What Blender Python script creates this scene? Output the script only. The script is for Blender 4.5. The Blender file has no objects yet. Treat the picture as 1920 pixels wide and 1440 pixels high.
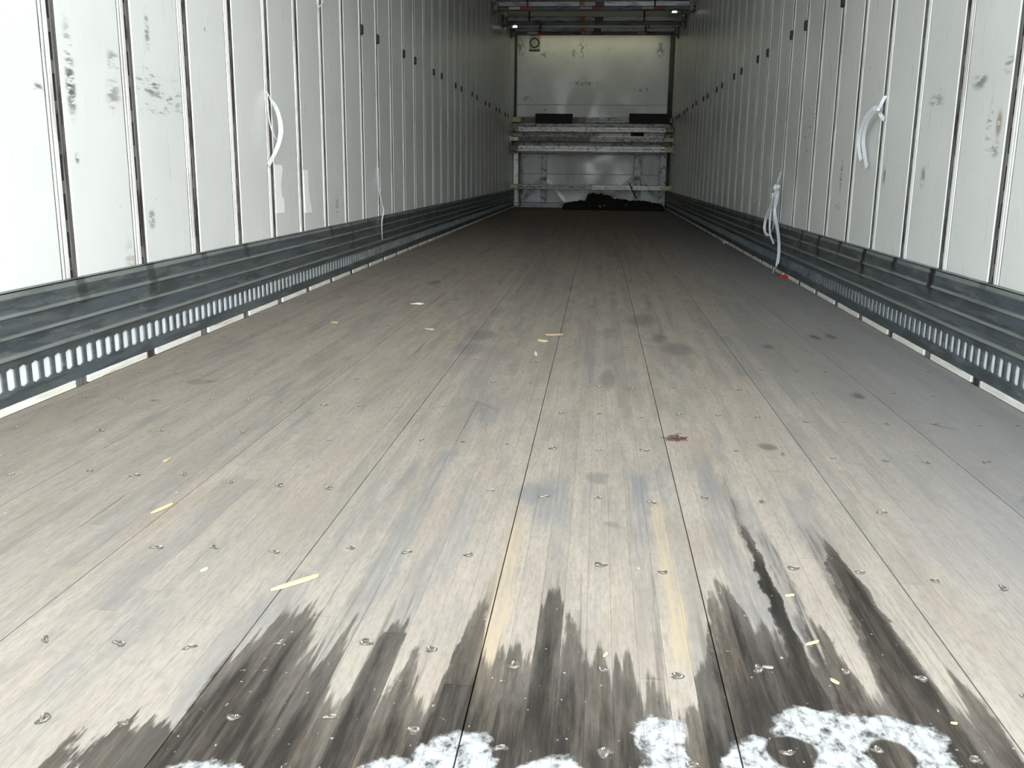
import bpy, bmesh, math, random
from mathutils import Matrix, Vector, noise as mnoise
random.seed(7)
SC = bpy.context.scene
COL = SC.collection
# ---------------------------------------------------------------- camera, world, exposure
F, PITCH, YAW, ROLL, CH = 1761.557, .2234, .0884, .0118, .5817
cp, sp, cy, sy = math.cos(PITCH), math.sin(PITCH), math.cos(YAW), math.sin(YAW)
fwd = Vector((-sy*cp, cy*cp, -sp))
right = Vector((cy, sy, 0))
up = right.cross(fwd)
cr, sr = math.cos(ROLL), math.sin(ROLL)
ex = cr*right + sr*up
ey = cr*up - sr*right
cam_d = bpy.data.cameras.new('camera')
cam_d.sensor_fit = 'HORIZONTAL'; cam_d.sensor_width = 36.0
cam_d.lens = F/1920*36.0
cam_d.clip_start = .02; cam_d.clip_end = 300
cam = bpy.data.objects.new('camera', cam_d); COL.objects.link(cam)
M = Matrix((ex, ey, -fwd)).transposed().to_4x4(); M.translation = (0, 0, CH)
cam.matrix_world = M
SC.camera = cam

w = bpy.data.worlds.new('sky'); SC.world = w; w.use_nodes = True
bg = w.node_tree.nodes['Background']
bg.inputs[0].default_value = (.89, .97, 1.0, 1)
bg.inputs[1].default_value = 1.25
sun_d = bpy.data.lights.new('sun', 'SUN'); sun_d.energy = .62; sun_d.angle = math.radians(30); sun_d.color = (1, .99, .965)
sun = bpy.data.objects.new('sun', sun_d); COL.objects.link(sun)
sun.rotation_euler = Vector((-.46, 1.0, -.22)).to_track_quat('-Z', 'Y').to_euler()
sun.location = (6, -8, 6)
vs = SC.view_settings
SC.display_settings.display_device = 'sRGB'
vs.view_transform = 'Standard'; vs.look = 'None'; vs.gamma = 1; vs.use_curve_mapping = False
vs.exposure = 2.32
SC.cycles.max_bounces = 14; SC.cycles.diffuse_bounces = 8; SC.cycles.glossy_bounces = 6

# ---------------------------------------------------------------- pixel rays (photo pixel -> point on a plane of the trailer)
def ray(px, py):
    return (fwd + ex*((px-960)/F) - ey*((py-720)/F))
def on_floor(px, py, z=0.0):
    r = ray(px, py); return Vector((0, 0, CH)) + r*((z-CH)/r.z)
def on_x(px, py, X):
    r = ray(px, py); return Vector((0, 0, CH)) + r*(X/r.x)
def on_y(px, py, Y):
    r = ray(px, py); return Vector((0, 0, CH)) + r*(Y/r.y)

# ---------------------------------------------------------------- trailer measures (metres)
D = .4064                      # post pitch
XL, XR = -1.4126, 1.1151       # wall panel planes
KP = .030                      # stand-off of the scuff plate
KT = .2862                     # top of the scuff plate
Y0L, Y0R = 2.418, 2.7642       # a post centre on each side
YB, YF = .70, 15.80            # rear edge, nose wall
ZC = 2.80                      # ceiling

# ---------------------------------------------------------------- mesh helper
class MB:
    def __init__(s): s.v = []; s.f = []; s.m = []
    def add(s, vs_, fs, mat=0):
        o = len(s.v); s.v += [tuple(a) for a in vs_]
        for f in fs: s.f.append(tuple(o+i for i in f)); s.m.append(mat)
        return s
    def box(s, x0, x1, y0, y1, z0, z1, mat=0):
        return s.add([(x0,y0,z0),(x1,y0,z0),(x1,y1,z0),(x0,y1,z0),(x0,y0,z1),(x1,y0,z1),(x1,y1,z1),(x0,y1,z1)],
                     [(3,2,1,0),(4,5,6,7),(0,1,5,4),(1,2,6,5),(2,3,7,6),(3,0,4,7)], mat)
    def bbox(s, x0, x1, y0, y1, z0, z1, b, mat=0):
        """box with chamfered edges"""
        bm = bmesh.new()
        bmesh.ops.create_cube(bm, size=1)
        for v in bm.verts:
            v.co = Vector((x0+(v.co.x+.5)*(x1-x0), y0+(v.co.y+.5)*(y1-y0), z0+(v.co.z+.5)*(z1-z0)))
        bmesh.ops.bevel(bm, geom=bm.edges[:], offset=b, segments=1, profile=.5, affect='EDGES')
        bm.verts.index_update()
        s.add([v.co[:] for v in bm.verts], [[v.index for v in f.verts] for f in bm.faces], mat); bm.free(); return s
    def prism(s, poly, axis, a, b, mat=0):
        """closed polygon (u,v) extruded from a to b along axis"""
        n = len(poly)
        def P(u, v, t): return {'x': (t,u,v), 'y': (u,t,v), 'z': (u,v,t)}[axis]
        vs_ = [P(u,v,a) for u,v in poly] + [P(u,v,b) for u,v in poly]
        fs = [tuple(range(n))[::-1], tuple(range(n, 2*n))] + [(i,(i+1)%n,n+(i+1)%n,n+i) for i in range(n)]
        return s.add(vs_, fs, mat)
    def bar(s, p, q, wdt, dep, nrm=Vector((0,1,0)), mat=0):
        p, q = Vector(p), Vector(q); d = (q-p).normalized(); sd = d.cross(nrm).normalized()*wdt/2; n = nrm.normalized()*dep/2
        vs_ = [c+a*sd+b*n for c in (p,q) for a,b in ((-1,-1),(1,-1),(1,1),(-1,1))]
        return s.add(vs_, [(3,2,1,0),(4,5,6,7),(0,1,5,4),(1,2,6,5),(2,3,7,6),(3,0,4,7)], mat)
    def tube(s, pts, r, n=8, mat=0):
        pts = [Vector(p) for p in pts]; rings = []
        for i, p in enumerate(pts):
            t = (pts[min(i+1,len(pts)-1)]-pts[max(i-1,0)]).normalized()
            a = t.orthogonal().normalized(); b = t.cross(a)
            rings.append([p+r*(math.cos(k*2*math.pi/n)*a+math.sin(k*2*math.pi/n)*b) for k in range(n)])
        vs_ = [v for rg in rings for v in rg]; fs = [tuple(range(n))[::-1], tuple(range(len(vs_)-n, len(vs_)))]
        for i in range(len(pts)-1):
            for k in range(n): fs.append((i*n+k, i*n+(k+1)%n, (i+1)*n+(k+1)%n, (i+1)*n+k))
        return s.add(vs_, fs, mat)
    def mesh(s, name, mats, smooth=False):
        me = bpy.data.meshes.new(name); me.from_pydata(s.v, [], s.f)
        for m in (mats if isinstance(mats, (list, tuple)) else [mats]): me.materials.append(m)
        me.polygons.foreach_set('material_index', s.m)
        bm = bmesh.new(); bm.from_mesh(me); bmesh.ops.recalc_face_normals(bm, faces=bm.faces[:]); bm.to_mesh(me); bm.free()
        if smooth: me.polygons.foreach_set('use_smooth', [True]*len(me.polygons))
        me.update(); return me
def link(name, data, parent=None, loc=(0,0,0)):
    o = bpy.data.objects.new(name, data); COL.objects.link(o); o.location = loc
    if parent: o.parent = parent
    return o
def obj(name, mb, mats, parent=None, loc=(0,0,0), smooth=False):
    return link(name, mb.mesh(name, mats, smooth), parent, loc)
def struct(o): o['kind'] = 'structure'; return o
def tag(o, label, cat, group=None):
    o['label'] = label; o['category'] = cat
    if group: o['group'] = group
    return o

# ---------------------------------------------------------------- node helper
class NT:
    def __init__(s, name):
        s.mat = bpy.data.materials.new(name); s.mat.use_nodes = True
        s.t = s.mat.node_tree; s.n = s.t.nodes; s.b = s.n['Principled BSDF']
    def put(s, sock, v):
        if v is None: return
        if hasattr(v, 'is_output'): s.t.links.new(v, sock)
        else:
            if isinstance(v, (tuple, list)) and len(v) == 3 and sock.type == 'RGBA': v = (*v, 1)
            sock.default_value = v
    def m(s, op, a, b=None, c=None, clamp=False):
        n = s.n.new('ShaderNodeMath'); n.operation = op; n.use_clamp = clamp
        for i, v in enumerate((a, b, c)): s.put(n.inputs[i], v)
        return n.outputs[0]
    def add(s, a, b): return s.m('ADD', a, b)
    def sub(s, a, b): return s.m('SUBTRACT', a, b)
    def mul(s, a, b): return s.m('MULTIPLY', a, b)
    def mx(s, a, b): return s.m('MAXIMUM', a, b)
    def mn(s, a, b): return s.m('MINIMUM', a, b)
    def step(s, v, lo, hi, a=0.0, b=1.0):
        n = s.n.new('ShaderNodeMapRange'); n.interpolation_type = 'SMOOTHSTEP'
        for i, q in enumerate((v, lo, hi, a, b)): s.put(n.inputs[i], q)
        return n.outputs[0]
    def mix(s, f, a, b, mode='MIX'):
        n = s.n.new('ShaderNodeMix'); n.data_type = 'RGBA'; n.blend_type = mode
        s.put(n.inputs[0], f); s.put(n.inputs[6], a); s.put(n.inputs[7], b)
        return n.outputs[2]
    def pos(s):
        g = s.n.new('ShaderNodeNewGeometry'); x = s.n.new('ShaderNodeSeparateXYZ'); s.t.links.new(g.outputs['Position'], x.inputs[0])
        s.geo = g; return x.outputs[0], x.outputs[1], x.outputs[2]
    def vec(s, x, y, z):
        n = s.n.new('ShaderNodeCombineXYZ')
        for i, v in enumerate((x, y, z)): s.put(n.inputs[i], v)
        return n.outputs[0]
    def noise(s, v, scale=1.0, det=3.0, rough=.55, dist=0.0):
        n = s.n.new('ShaderNodeTexNoise'); s.put(n.inputs['Vector'], v); n.inputs['Scale'].default_value = scale
        n.inputs['Detail'].default_value = det; n.inputs['Roughness'].default_value = rough; n.inputs['Distortion'].default_value = dist
        return n.outputs[0]
    def orand(s): return s.n.new('ShaderNodeObjectInfo').outputs['Random']
    def ramp(s, v, stops):
        n = s.n.new('ShaderNodeValToRGB'); s.put(n.inputs[0], v); e = n.color_ramp.elements
        for i, (p, c) in enumerate(stops):
            el = e[i] if i < 2 else e.new(p)
            el.position = p; el.color = (*c, 1)
        return n.outputs[0]
    def bump(s, h, strength, dist):
        n = s.n.new('ShaderNodeBump'); s.put(n.inputs['Height'], h); n.inputs['Strength'].default_value = strength
        n.inputs['Distance'].default_value = dist; s.t.links.new(n.outputs[0], s.b.inputs['Normal'])
    def blob(s, x, y, cx, cy_, rx, ry, soft=.25):
        a = s.mul(s.sub(x, cx), 1/rx); b = s.mul(s.sub(y, cy_), 1/ry)
        d = s.m('SQRT', s.add(s.mul(a, a), s.mul(b, b)))
        return s.step(d, 1-soft, 1+soft, 1.0, 0.0)
    def rect(s, x, y, cx, cy_, rx, ry, sx, sy_):
        a = s.step(s.m('ABSOLUTE', s.sub(x, cx)), rx-sx, rx+sx, 1.0, 0.0)
        b = s.step(s.m('ABSOLUTE', s.sub(y, cy_)), ry-sy_, ry+sy_, 1.0, 0.0)
        return s.mul(a, b)
    def done(s, col, rough=.5, metal=0.0, spec=None):
        s.put(s.b.inputs['Base Color'], col); s.put(s.b.inputs['Roughness'], rough); s.put(s.b.inputs['Metallic'], metal)
        if spec is not None: s.put(s.b.inputs['Specular IOR Level'], spec)
        return s.mat
def plain(name, col, rough=.5, metal=0.0, var=.12, scale=20.0):
    t = NT(name); x, y, z = t.pos()
    n = t.noise(t.vec(x, y, z), scale, 4)
    c = t.mix(t.step(n, .3, .7), tuple(k*(1-var) for k in col), tuple(min(1, k*(1+var)) for k in col))
    return t.done(c, rough, metal)

# ---------------------------------------------------------------- materials
def panel_mat(name, base, spots):
    t = NT(name); x, y, z = t.pos()
    big = t.noise(t.vec(x, y, z), 1.3, 4)
    col = t.mix(t.step(big, .35, .75), base, tuple(k*.90 for k in base))
    fine = t.noise(t.vec(x, t.mul(y, 30), t.mul(z, 3)), 2.0, 5)
    col = t.mix(t.step(fine, .55, .85, 0, .12), col, (.35,.35,.33))
    # rubbed scuffs: short streaks along the trailer, in patches
    sc = t.noise(t.vec(x, t.mul(y, 6), t.mul(z, 55)), 1.0, 3, .6)
    pt = t.noise(t.vec(x, y, t.mul(z, 1.6)), 1.7, 2)
    f = t.mul(t.step(sc, .69, .76), t.step(pt, .58, .72))
    col = t.mix(t.mul(f, .55), col, (.14,.14,.13))
    # small nicks
    nk = t.noise(t.vec(x, t.mul(y, 18), t.mul(z, 12)), 1.0, 2, .5)
    col = t.mix(t.step(nk, .765, .79, 0, .8), col, (.12,.11,.10))
    sn = t.noise(t.vec(x, t.mul(y, 12), t.mul(z, 60)), 1.0, 5, .7)
    for (cy_, cz, ry, rz, thr, c, amt) in spots:
        b = t.mul(t.blob(y, z, cy_, cz, ry, rz, .6), t.step(sn, thr-.06, thr+.06))
        col = t.mix(t.mul(b, amt*.8), col, c)
    t.bump(big, .03, .02)
    return t.done(col, t.add(.22, t.mul(fine, .16)), 0, .5)
def PY(px, py, X): q = on_x(px, py, X); return q.y, q.z
DK, BR = (.06,.06,.055), (.22,.14,.07)
spL = [(*PY(130,125,XL), .02, .10, .50, (.16,.14,.10), .9), (*PY(133,170,XL), .02, .06, .48, DK, .9),
       (*PY(212,115,XL), .03, .03, .52, DK, .7), (*PY(212,178,XL), .035, .04, .52, DK, .7),
       (*PY(300,185,XL), .16, .05, .56, DK, .8), (*PY(290,150,XL), .14, .03, .57, DK, .7),
       (*PY(72,166,XL), .018, .02, .52, DK, .9), (*PY(275,55,XL), .015, .05, .5, DK, .8),
       (*PY(285,410,XL), .02, .03, .5, DK, .8), (*PY(145,297,XL), .01, .012, .48, DK, .9),
       (*PY(245,482,XL), .03, .04, .5, (.35,.28,.2), .7), (*PY(632,385,XL), .02, .05, .5, DK, .7)]
spR = [(*PY(1873,232,XR), .018, .032, .36, BR, .9), (*PY(1855,240,XR), .02, .06, .55, DK, .8),
       (*PY(1838,152,XR), .05, .02, .48, DK, .8), (*PY(1893,120,XR), .03, .02, .5, DK, .8),
       (*PY(1730,333,XR), .02, .03, .45, DK, .8), (*PY(1658,330,XR), .016, .03, .42, DK, .85),
       (*PY(1577,332,XR), .018, .07, .48, DK, .85), (*PY(1570,387,XR), .05, .02, .52, DK, .7),
       (*PY(1515,245,XR), .08, .16, .58, (.16,.13,.10), .8), (*PY(1530,210,XR), .05, .12, .56, DK, .8),
       (*PY(1755,190,XR), .06, .02, .5, DK, .7), (*PY(1865,280,XR), .03, .02, .5, DK, .7),
       (*PY(1500,95,XR), .12, .1, .60, DK, .6), (*PY(1440,260,XR), .05, .10, .52, (.85,.85,.82), .8)]
WHITE = (.75,.765,.75)
M_PL = panel_mat('white_panel_left', WHITE, spL)
M_PR = panel_mat('white_panel_right', (.82,.83,.80), spR)  # same panel white painted lighter, making up for weak light on this wall
spF = [(0,0,1,1,2,DK,0)]
def nose_mat():
    t = NT('white_nose_panel'); x, y, z = t.pos()
    big = t.noise(t.vec(x, y, z), 1.2, 4)
    col = t.mix(t.step(big, .35, .7), (.86,.88,.90), (.76,.78,.80))
    d = t.noise(t.vec(t.mul(x, 5), y, t.mul(z, 9)), 1.0, 3)
    col = t.mix(t.step(d, .70, .76, 0, .75), col, (.10,.10,.10))
    sn = t.noise(t.vec(t.mul(x, 22), y, t.mul(z, 14)), 1.0, 3)
    for (px, py, rx, rz) in ((978,90,.06,.11),(1092,92,.07,.12),(1238,93,.06,.11),(1020,104,.06,.05),(1076,100,.05,.05),(1095,156,.20,.03),(1205,168,.12,.03),(990,185,.09,.05)):
        q = on_y(px, py, YF)
        col = t.mix(t.mul(t.blob(x, z, q.x, q.z, rx, rz, .5), t.step(sn, .46, .56, 0, .6)), col, (.07,.07,.07))
    pk = t.noise(t.vec(t.mul(x, 3), y, t.mul(z, 1.5)), 1.0, 3)
    low = t.step(z, 1.5, 1.7, 1, 0)
    col = t.mix(t.mul(t.step(pk, .5, .7, 0, .4), low), col, (.46,.40,.40))
    return t.done(col, t.step(t.noise(t.vec(t.mul(x, 2.5), y, t.mul(z, 2)), 1.0, 3), .35, .65, .20, .50))
M_NOSE = nose_mat()
def steel(name, c0, c1, rust, rough=.45, metal=.5, streak=(1,1,1), amt=.6):
    t = NT(name); x, y, z = t.pos()
    n = t.noise(t.vec(t.mul(x, streak[0]), t.mul(y, streak[1]), t.mul(z, streak[2])), 6.0, 5, .6)
    col = t.mix(t.step(n, .3, .7), c0, c1)
    r = t.noise(t.vec(t.mul(x, 1.5*streak[0]), t.mul(y, 1.5*streak[1]), t.mul(z, 1.5*streak[2])), 4.0, 3, .5)
    col = t.mix(t.step(r, .54, .64, 0, amt), col, rust)
    t.bump(n, .15, .004)
    return t.done(col, rough, metal)
M_POST = steel('post_steel', (.20,.19,.185), (.105,.10,.098), (.04,.028,.022), .45, .3, (1,4,.8), .85)
M_LIP = steel('post_white_lip', (.78,.78,.76), (.66,.66,.64), (.22,.19,.16), .3, .0, (1,4,.7), .35)
M_BACK = plain('slot_backing', (.84,.88,.90), .4, 0, .06)
M_SLOT = plain('slot_dark', (.015,.013,.012), .8)
M_SKIN = plain('outer_sheet', (.45,.45,.45), .5)
M_CLIP = plain('black_clip', (.02,.02,.02), .6)
def scuff_mat(name, y0, dripamt):
    t = NT(name); x, y, z = t.pos()
    n = t.noise(t.vec(x, t.mul(y, 1.2), t.mul(z, 14)), 2.2, 5, .65)
    col = t.mix(t.step(n, .3, .7), (.075,.092,.098), (.145,.165,.17))
    bl = t.noise(t.vec(x, t.mul(y, 2.5), t.mul(z, 20)), 1.0, 2)
    col = t.mix(t.step(bl, .55, .62, 0, .5), col, (.10,.14,.17))
    b2 = t.noise(t.vec(x, t.mul(y, 5), t.mul(z, 34)), 1.0, 4, .65)
    col = t.mix(t.step(b2, .50, .58, 0, .55), col, (.055,.062,.064))
    b3 = t.noise(t.vec(x, t.mul(y, 4), t.mul(z, 26)), 1.3, 4, .7)
    col = t.mix(t.step(b3, .58, .66, 0, .5), col, (.23,.25,.25))
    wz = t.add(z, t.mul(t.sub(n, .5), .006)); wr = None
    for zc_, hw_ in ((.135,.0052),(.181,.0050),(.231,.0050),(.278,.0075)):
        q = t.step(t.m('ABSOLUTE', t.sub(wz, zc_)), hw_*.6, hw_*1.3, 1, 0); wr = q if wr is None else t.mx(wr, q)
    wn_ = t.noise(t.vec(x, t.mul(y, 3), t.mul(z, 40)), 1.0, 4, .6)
    col = t.mix(t.mul(wr, t.step(wn_, .25, .6, .35, .85)), col, (.33,.35,.33))  # ridges painted lighter for the light they catch, with some rubbed wear
    sc = t.noise(t.vec(x, t.mul(y, 30), t.mul(z, 60)), 1.0, 4, .7)
    col = t.mix(t.step(sc, .68, .74, 0, .6), col, (.55,.57,.55))
    dr = t.noise(t.vec(x, t.mul(y, 6), t.mul(z, 6)), 3, 3)
    ph = t.m('ABSOLUTE', t.sub(t.m('FRACT', t.mul(t.sub(y, y0-D/2), 1/D)), .5))
    low = t.add(.02, t.mul(t.noise(t.vec(x, t.mul(y, .9), 0.0), 1.7, 0), .34))
    drip = t.mul(t.step(t.add(ph, t.mul(t.sub(dr, .5), .08)), .035, .085, 1, 0), t.step(z, low, t.add(low, .07)))
    col = t.mix(t.mul(drip, dripamt), col, (.022,.02,.018))
    t.bump(n, .2, .004)
    return t.done(col, t.add(.38, t.mul(n, .2)), .45)
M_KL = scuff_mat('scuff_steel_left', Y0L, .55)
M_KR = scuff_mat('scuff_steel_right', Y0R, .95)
def trimwhite():
    t = NT('white_filler'); x, y, z = t.pos()
    n = t.noise(t.vec(x, t.mul(y, 4), t.mul(z, 30)), 2, 4)
    col = t.mix(t.step(n, .3, .75), (.80,.80,.74), (.62,.60,.53))
    r = t.noise(t.vec(x, t.mul(y, 3), t.mul(z, 20)), 1.3, 3)
    col = t.mix(t.step(r, .62, .72, 0, .7), col, (.30,.20,.11))
    return t.done(col, .5)
M_FILL = trimwhite()

def floor_mat():
    t = NT('laminated_floor'); x, y, z = t.pos()
    g = t.n.new('ShaderNodeNewGeometry')
    rnd = t.m('FRACT', t.add(t.orand(), g.outputs['Random Per Island']))
    base = t.ramp(rnd, [(0, (0.319,0.272,0.225)), (.30, (0.342,0.294,0.242)), (.60, (0.324,0.284,0.236)), (.80, (0.285,0.253,0.220)), (.94, (0.232,0.215,0.194)), (1, (0.375,0.309,0.236))])
    gr = t.noise(t.vec(t.mul(x, 190), t.mul(y, 6), 0.0), 1.0, 4, .65)
    base = t.mix(t.step(gr, .36, .68, 0, .55), base, t.mix(.5, base, (.10,.085,.07)))
    du = t.noise(t.vec(t.mul(x, 3), t.mul(y, 1.0), 0.0), 1.1, 5, .6)
    base = t.mix(t.step(du, .30, .72, .75, .10), base, (.308,.273,.234))
    # mottled grime in several sizes
    m1 = t.noise(t.vec(t.mul(x, 32), t.mul(y, 4.5), 21.0), 1.0, 5, .7)
    m2 = t.noise(t.vec(t.mul(x, 190), t.mul(y, 38), 23.0), 1.0, 3, .7)
    m3 = t.noise(t.vec(t.mul(x, 9), t.mul(y, 2.2), 25.0), 1.0, 4, .65, .4)
    base = t.mix(t.mul(t.step(m1, .38, .64, 0, .62), t.step(rnd, 0, .8, .45, 1)), base, (.190,.172,.155))
    base = t.mix(t.step(m3, .45, .70, 0, .45), base, (.235,.190,.150))
    base = t.mix(t.step(m2, .40, .70, 0, .45), base, (.170,.152,.135))
    wn = t.noise(t.vec(t.mul(x, 14), t.mul(y, 1.5), 3.0), 1.0, 4, .6, .5)
    wear = t.mul(t.step(wn, .54, .70), t.step(rnd, .25, .6, .25, 1))
    base = t.mix(t.mul(wear, .66), base, (.165,.161,.160))
    # bluish tone towards the right wall: wall shade and sky reflection painted in
    rb = t.step(t.add(x, t.mul(t.sub(du, .5), .7)), .35, .95)
    base = t.mix(t.mul(rb, .65), base, (0.220,0.220,0.234))
    far = t.noise(t.vec(t.mul(x, 2.2), t.mul(y, .45), 7.0), 1.0, 4, .6)
    base = t.mix(t.step(far, .5, .72, 0, .45), base, (0.176,0.170,0.160))
    sm = t.noise(t.vec(t.mul(x, 7), t.mul(y, 5), 11.0), 1.0, 3, .5, .8)
    base = t.mix(t.step(sm, .69, .75, 0, .5), base, (0.128,0.120,0.116))
    # light chips of bare wood and tiny specks
    ch = t.noise(t.vec(t.mul(x, 60), t.mul(y, 22), 5.0), 1.0, 2)
    base = t.mix(t.step(ch, .765, .79, 0, .65), base, (.52,.49,.43))
    # splintered dark grain lines
    ln = t.noise(t.vec(t.mul(x, 70), t.mul(y, 1.1), 2.0), 1.0, 3, .6)
    base = t.mix(t.mul(t.step(ln, .665, .70, 0, .55), t.step(du, .40, .60)), base, (.085,.075,.07))
    # distorted coordinates for shaped marks
    n1 = t.sub(t.noise(t.vec(t.mul(x, 26), t.mul(y, 9), 1.0), 1.0, 4, .65), .5)
    n2 = t.sub(t.noise(t.vec(t.mul(x, 24), t.mul(y, 14), 9.0), 1.0, 4, .65), .5)
    xd = t.add(x, t.mul(n1, .035)); yd = t.add(y, t.mul(n2, .09))
    splint = t.step(t.noise(t.vec(t.mul(x, 150), t.mul(y, 5), 4.0), 1.0, 3, .6), .42, .58)
    for (x0, y0, x1, y1, wd, c, a) in (
            (-.122,.93,-.117,1.50,.014,(.34,.272,.19),.85), (.112,1.05,.128,1.62,.012,(.34,.28,.19),.85),
            (.225,1.0,.232,1.95,.020,(.165,.160,.160),.6), (.285,1.05,.292,1.50,.010,(.085,.08,.078),.85),
            (.252,1.02,.262,1.80,.006,(.08,.075,.07),.7), (.088,1.43,.088,1.80,.020,(.155,.155,.163),.7),
            (-.30,1.15,-.30,1.9,.02,(.17,.17,.165),.7), (-.07,1.5,-.07,1.75,.03,(.17,.17,.175),.7), (-.215,1.25,-.215,1.7,.02,(.19,.19,.185),.6),
            (.365,1.25,.37,1.52,.016,(.11,.10,.09),.85), (.01,1.55,.01,1.7,.03,(.18,.175,.165),.6), (-.40,1.05,-.40,2.2,.012,(.19,.18,.17),.6)):
        cx, cy_ = (x0+x1)/2, (y0+y1)/2
        m_ = t.rect(xd, yd, cx, cy_, wd, (y1-y0)/2, .005, .05)
        base = t.mix(t.mul(t.mul(m_, a), t.add(.25, t.mul(splint, .75))), base, c)
    for (px, py, rx, ry, c, a) in ((1440,838,.016,.030,(.10,.095,.09),.75), (1608,742,.014,.035,(.09,.085,.08),.8), (1440,650,.016,.05,(.10,.09,.09),.7), (1528,632,.016,.05,(.08,.075,.07),.8),
            (1556,631,.018,.05,(.13,.095,.08),.8), (1118,895,.024,.030,(.15,.145,.14),.7), (1270,655,.05,.12,(.12,.11,.105),.6), (1235,635,.03,.09,(.11,.105,.10),.6), (905,628,.05,.10,(.13,.125,.12),.6),
            (880,655,.05,.10,(.13,.13,.13),.5), (1140,710,.02,.12,(.13,.13,.13),.65), (1000,925,.04,.05,(.15,.15,.155),.6), (1205,600,.06,.15,(.11,.105,.10),.5), (815,530,.03,.10,(.10,.095,.09),.6), (385,612,.05,.02,(.12,.08,.05),.8)):
        q = on_floor(px, py)
        base = t.mix(t.mul(t.blob(xd, yd, q.x, q.y, rx, ry, .45), a), base, c)
    # oily dark stain over the rear edge
    ns = t.sub(t.noise(t.vec(t.mul(x, 42), t.mul(y, 2.2), 1.0), 1.0, 4, .62), .5)
    e0 = t.add(t.add(t.mul(ns, .50), t.mul(n1, .12)), t.mul(t.sub(t.noise(t.vec(t.mul(x, 9), t.mul(y, .7), 2.0), 1.0, 2), .5), .55))
    e0 = t.add(e0, t.mul(t.sub(rnd, .5), .10))
    def hump(c, wd, amp):
        return t.step(t.m('ABSOLUTE', t.sub(xd, c)), wd*.3, wd*1.2, amp, 0)
    for q in (hump(.185,.030,.19), hump(.378,.030,.40), hump(-.385,.045,.05), hump(-.255,.05,-.12), hump(.085,.05,-.10), hump(.262,.012,.45), hump(-.145,.02,.12), hump(.01,.04,.05), hump(.43,.03,-.02), hump(.30,.02,.2)):
        e0 = t.add(e0, q)
    edge = t.add(1.085, e0)
    fx = t.mul(t.step(xd, -.438, -.428), t.step(xd, .448, .456, 1, 0))
    side = t.mul(t.mul(t.step(xd, -.66, -.43), t.step(xd, .46, .66, 1, 0)), t.step(y, .78, 1.0, 1, 0))
    fx = t.mx(fx, t.step(t.add(side, t.add(t.mul(ns, 1.5), t.mul(n1, .7))), .60, .70, 0, .85))
    st = t.mul(t.step(t.sub(edge, y), -.012, .03), fx)
    sv = t.m('POWER', t.step(t.noise(t.vec(t.mul(x, 62), t.mul(y, 4.5), 6.0), 1.0, 5, .75), .34, .74), 1.6)
    scol = t.mix(sv, (.013,.0115,.010), t.mix(rnd, (.082,.064,.047), (.046,.040,.034)))
    sto = t.add(t.step(t.sub(edge, y), .0, .22, .68, .96), t.mul(t.sub(m1, .5), .5))
    base = t.mix(t.mul(st, t.mn(sto, .95)), base, scol)
    tr = t.mul(fx, t.mul(t.step(t.sub(edge, y), -.30, .0), t.step(ln, .56, .62)))
    base = t.mix(t.mul(tr, .45), base, (.07,.062,.055))
    gs = t.noise(t.vec(t.mul(x, 110), t.mul(y, 80), 5.0), 1.0, 2)
    base = t.mix(t.mul(st, t.step(gs, .69, .75, 0, .6)), base, (.42,.40,.35))
    # worn white threshold paint
    p1 = t.sub(t.noise(t.vec(t.mul(x, 38), t.mul(y, 34), 1.0), 1.0, 5, .62), .5)
    p2 = t.sub(t.noise(t.vec(t.mul(x, 36), t.mul(y, 36), 8.0), 1.0, 5, .62), .5)
    xw = t.add(x, t.mul(p1, .045)); yw = t.add(y, t.mul(p2, .05))
    pm = None
    for (cx, cy_, rx, ry) in ((-.37,.775,.045,.032), (-.127,.825,.040,.058), (-.175,.79,.05,.045), (-.028,.80,.045,.050),
                              (.085,.90,.030,.037), (.088,.84,.026,.05), (.185,.85,.040,.055), (.255,.925,.050,.045), (.325,.925,.055,.036),
                              (.265,.86,.030,.08), (.35,.86,.035,.06), (.14,.78,.30,.035), (.22,.815,.16,.03), (-.6,.74,.3,.02)):
        q = t.blob(xw, yw, cx, cy_, rx, ry, .10); pm = q if pm is None else t.mx(pm, q)
    hm = None
    for (cx, cy_, rx, ry) in ((.216,.884,.027,.029), (.318,.890,.023,.029), (.125,.88,.018,.04), (.02,.853,.02,.03)):
        q = t.blob(t.add(x, t.mul(p1, .012)), t.add(y, t.mul(p2, .012)), cx, cy_, rx, ry, .10); hm = q if hm is None else t.mx(hm, q)
    pm = t.mul(pm, t.sub(1.0, hm))
    crk = t.noise(t.vec(t.mul(x, 70), t.mul(y, 45), 3.0), 1.0, 5, .7)
    pm = t.mul(pm, t.step(crk, .34, .42, .12, 1))
    base = t.mix(t.mul(pm, .97), base, t.mix(t.step(crk, .38, .55), (.15,.15,.147), (.335,.34,.342)))
    h = t.add(t.mul(gr, .6), t.add(t.mul(pm, .7), t.mul(ln, -.4)))
    t.bump(h, .35, .0025)
    return t.done(base, .75, 0, .06)
M_FLOOR = floor_mat()
M_SUB = plain('dark_subfloor', (.020,.018,.016), .9)

# ---------------------------------------------------------------- outside ground
gm = plain('gravel_lot', (.40,.385,.36), .9, 0, .2, 9)
struct(obj('ground', MB().box(-60, 60, -70, 50, -1.45, -1.25), gm))

# ---------------------------------------------------------------- shell
floor = struct(obj('floor', MB().box(XL-.02, XR+.02, YB, YF, -.12, -.034), M_SUB))
ceil_m = plain('roof_sheet', (.55,.56,.54), .5)
ceiling = struct(obj('ceiling', MB().box(XL-.06, XR+.06, YB, YF+.06, ZC, ZC+.05), ceil_m))

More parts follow.
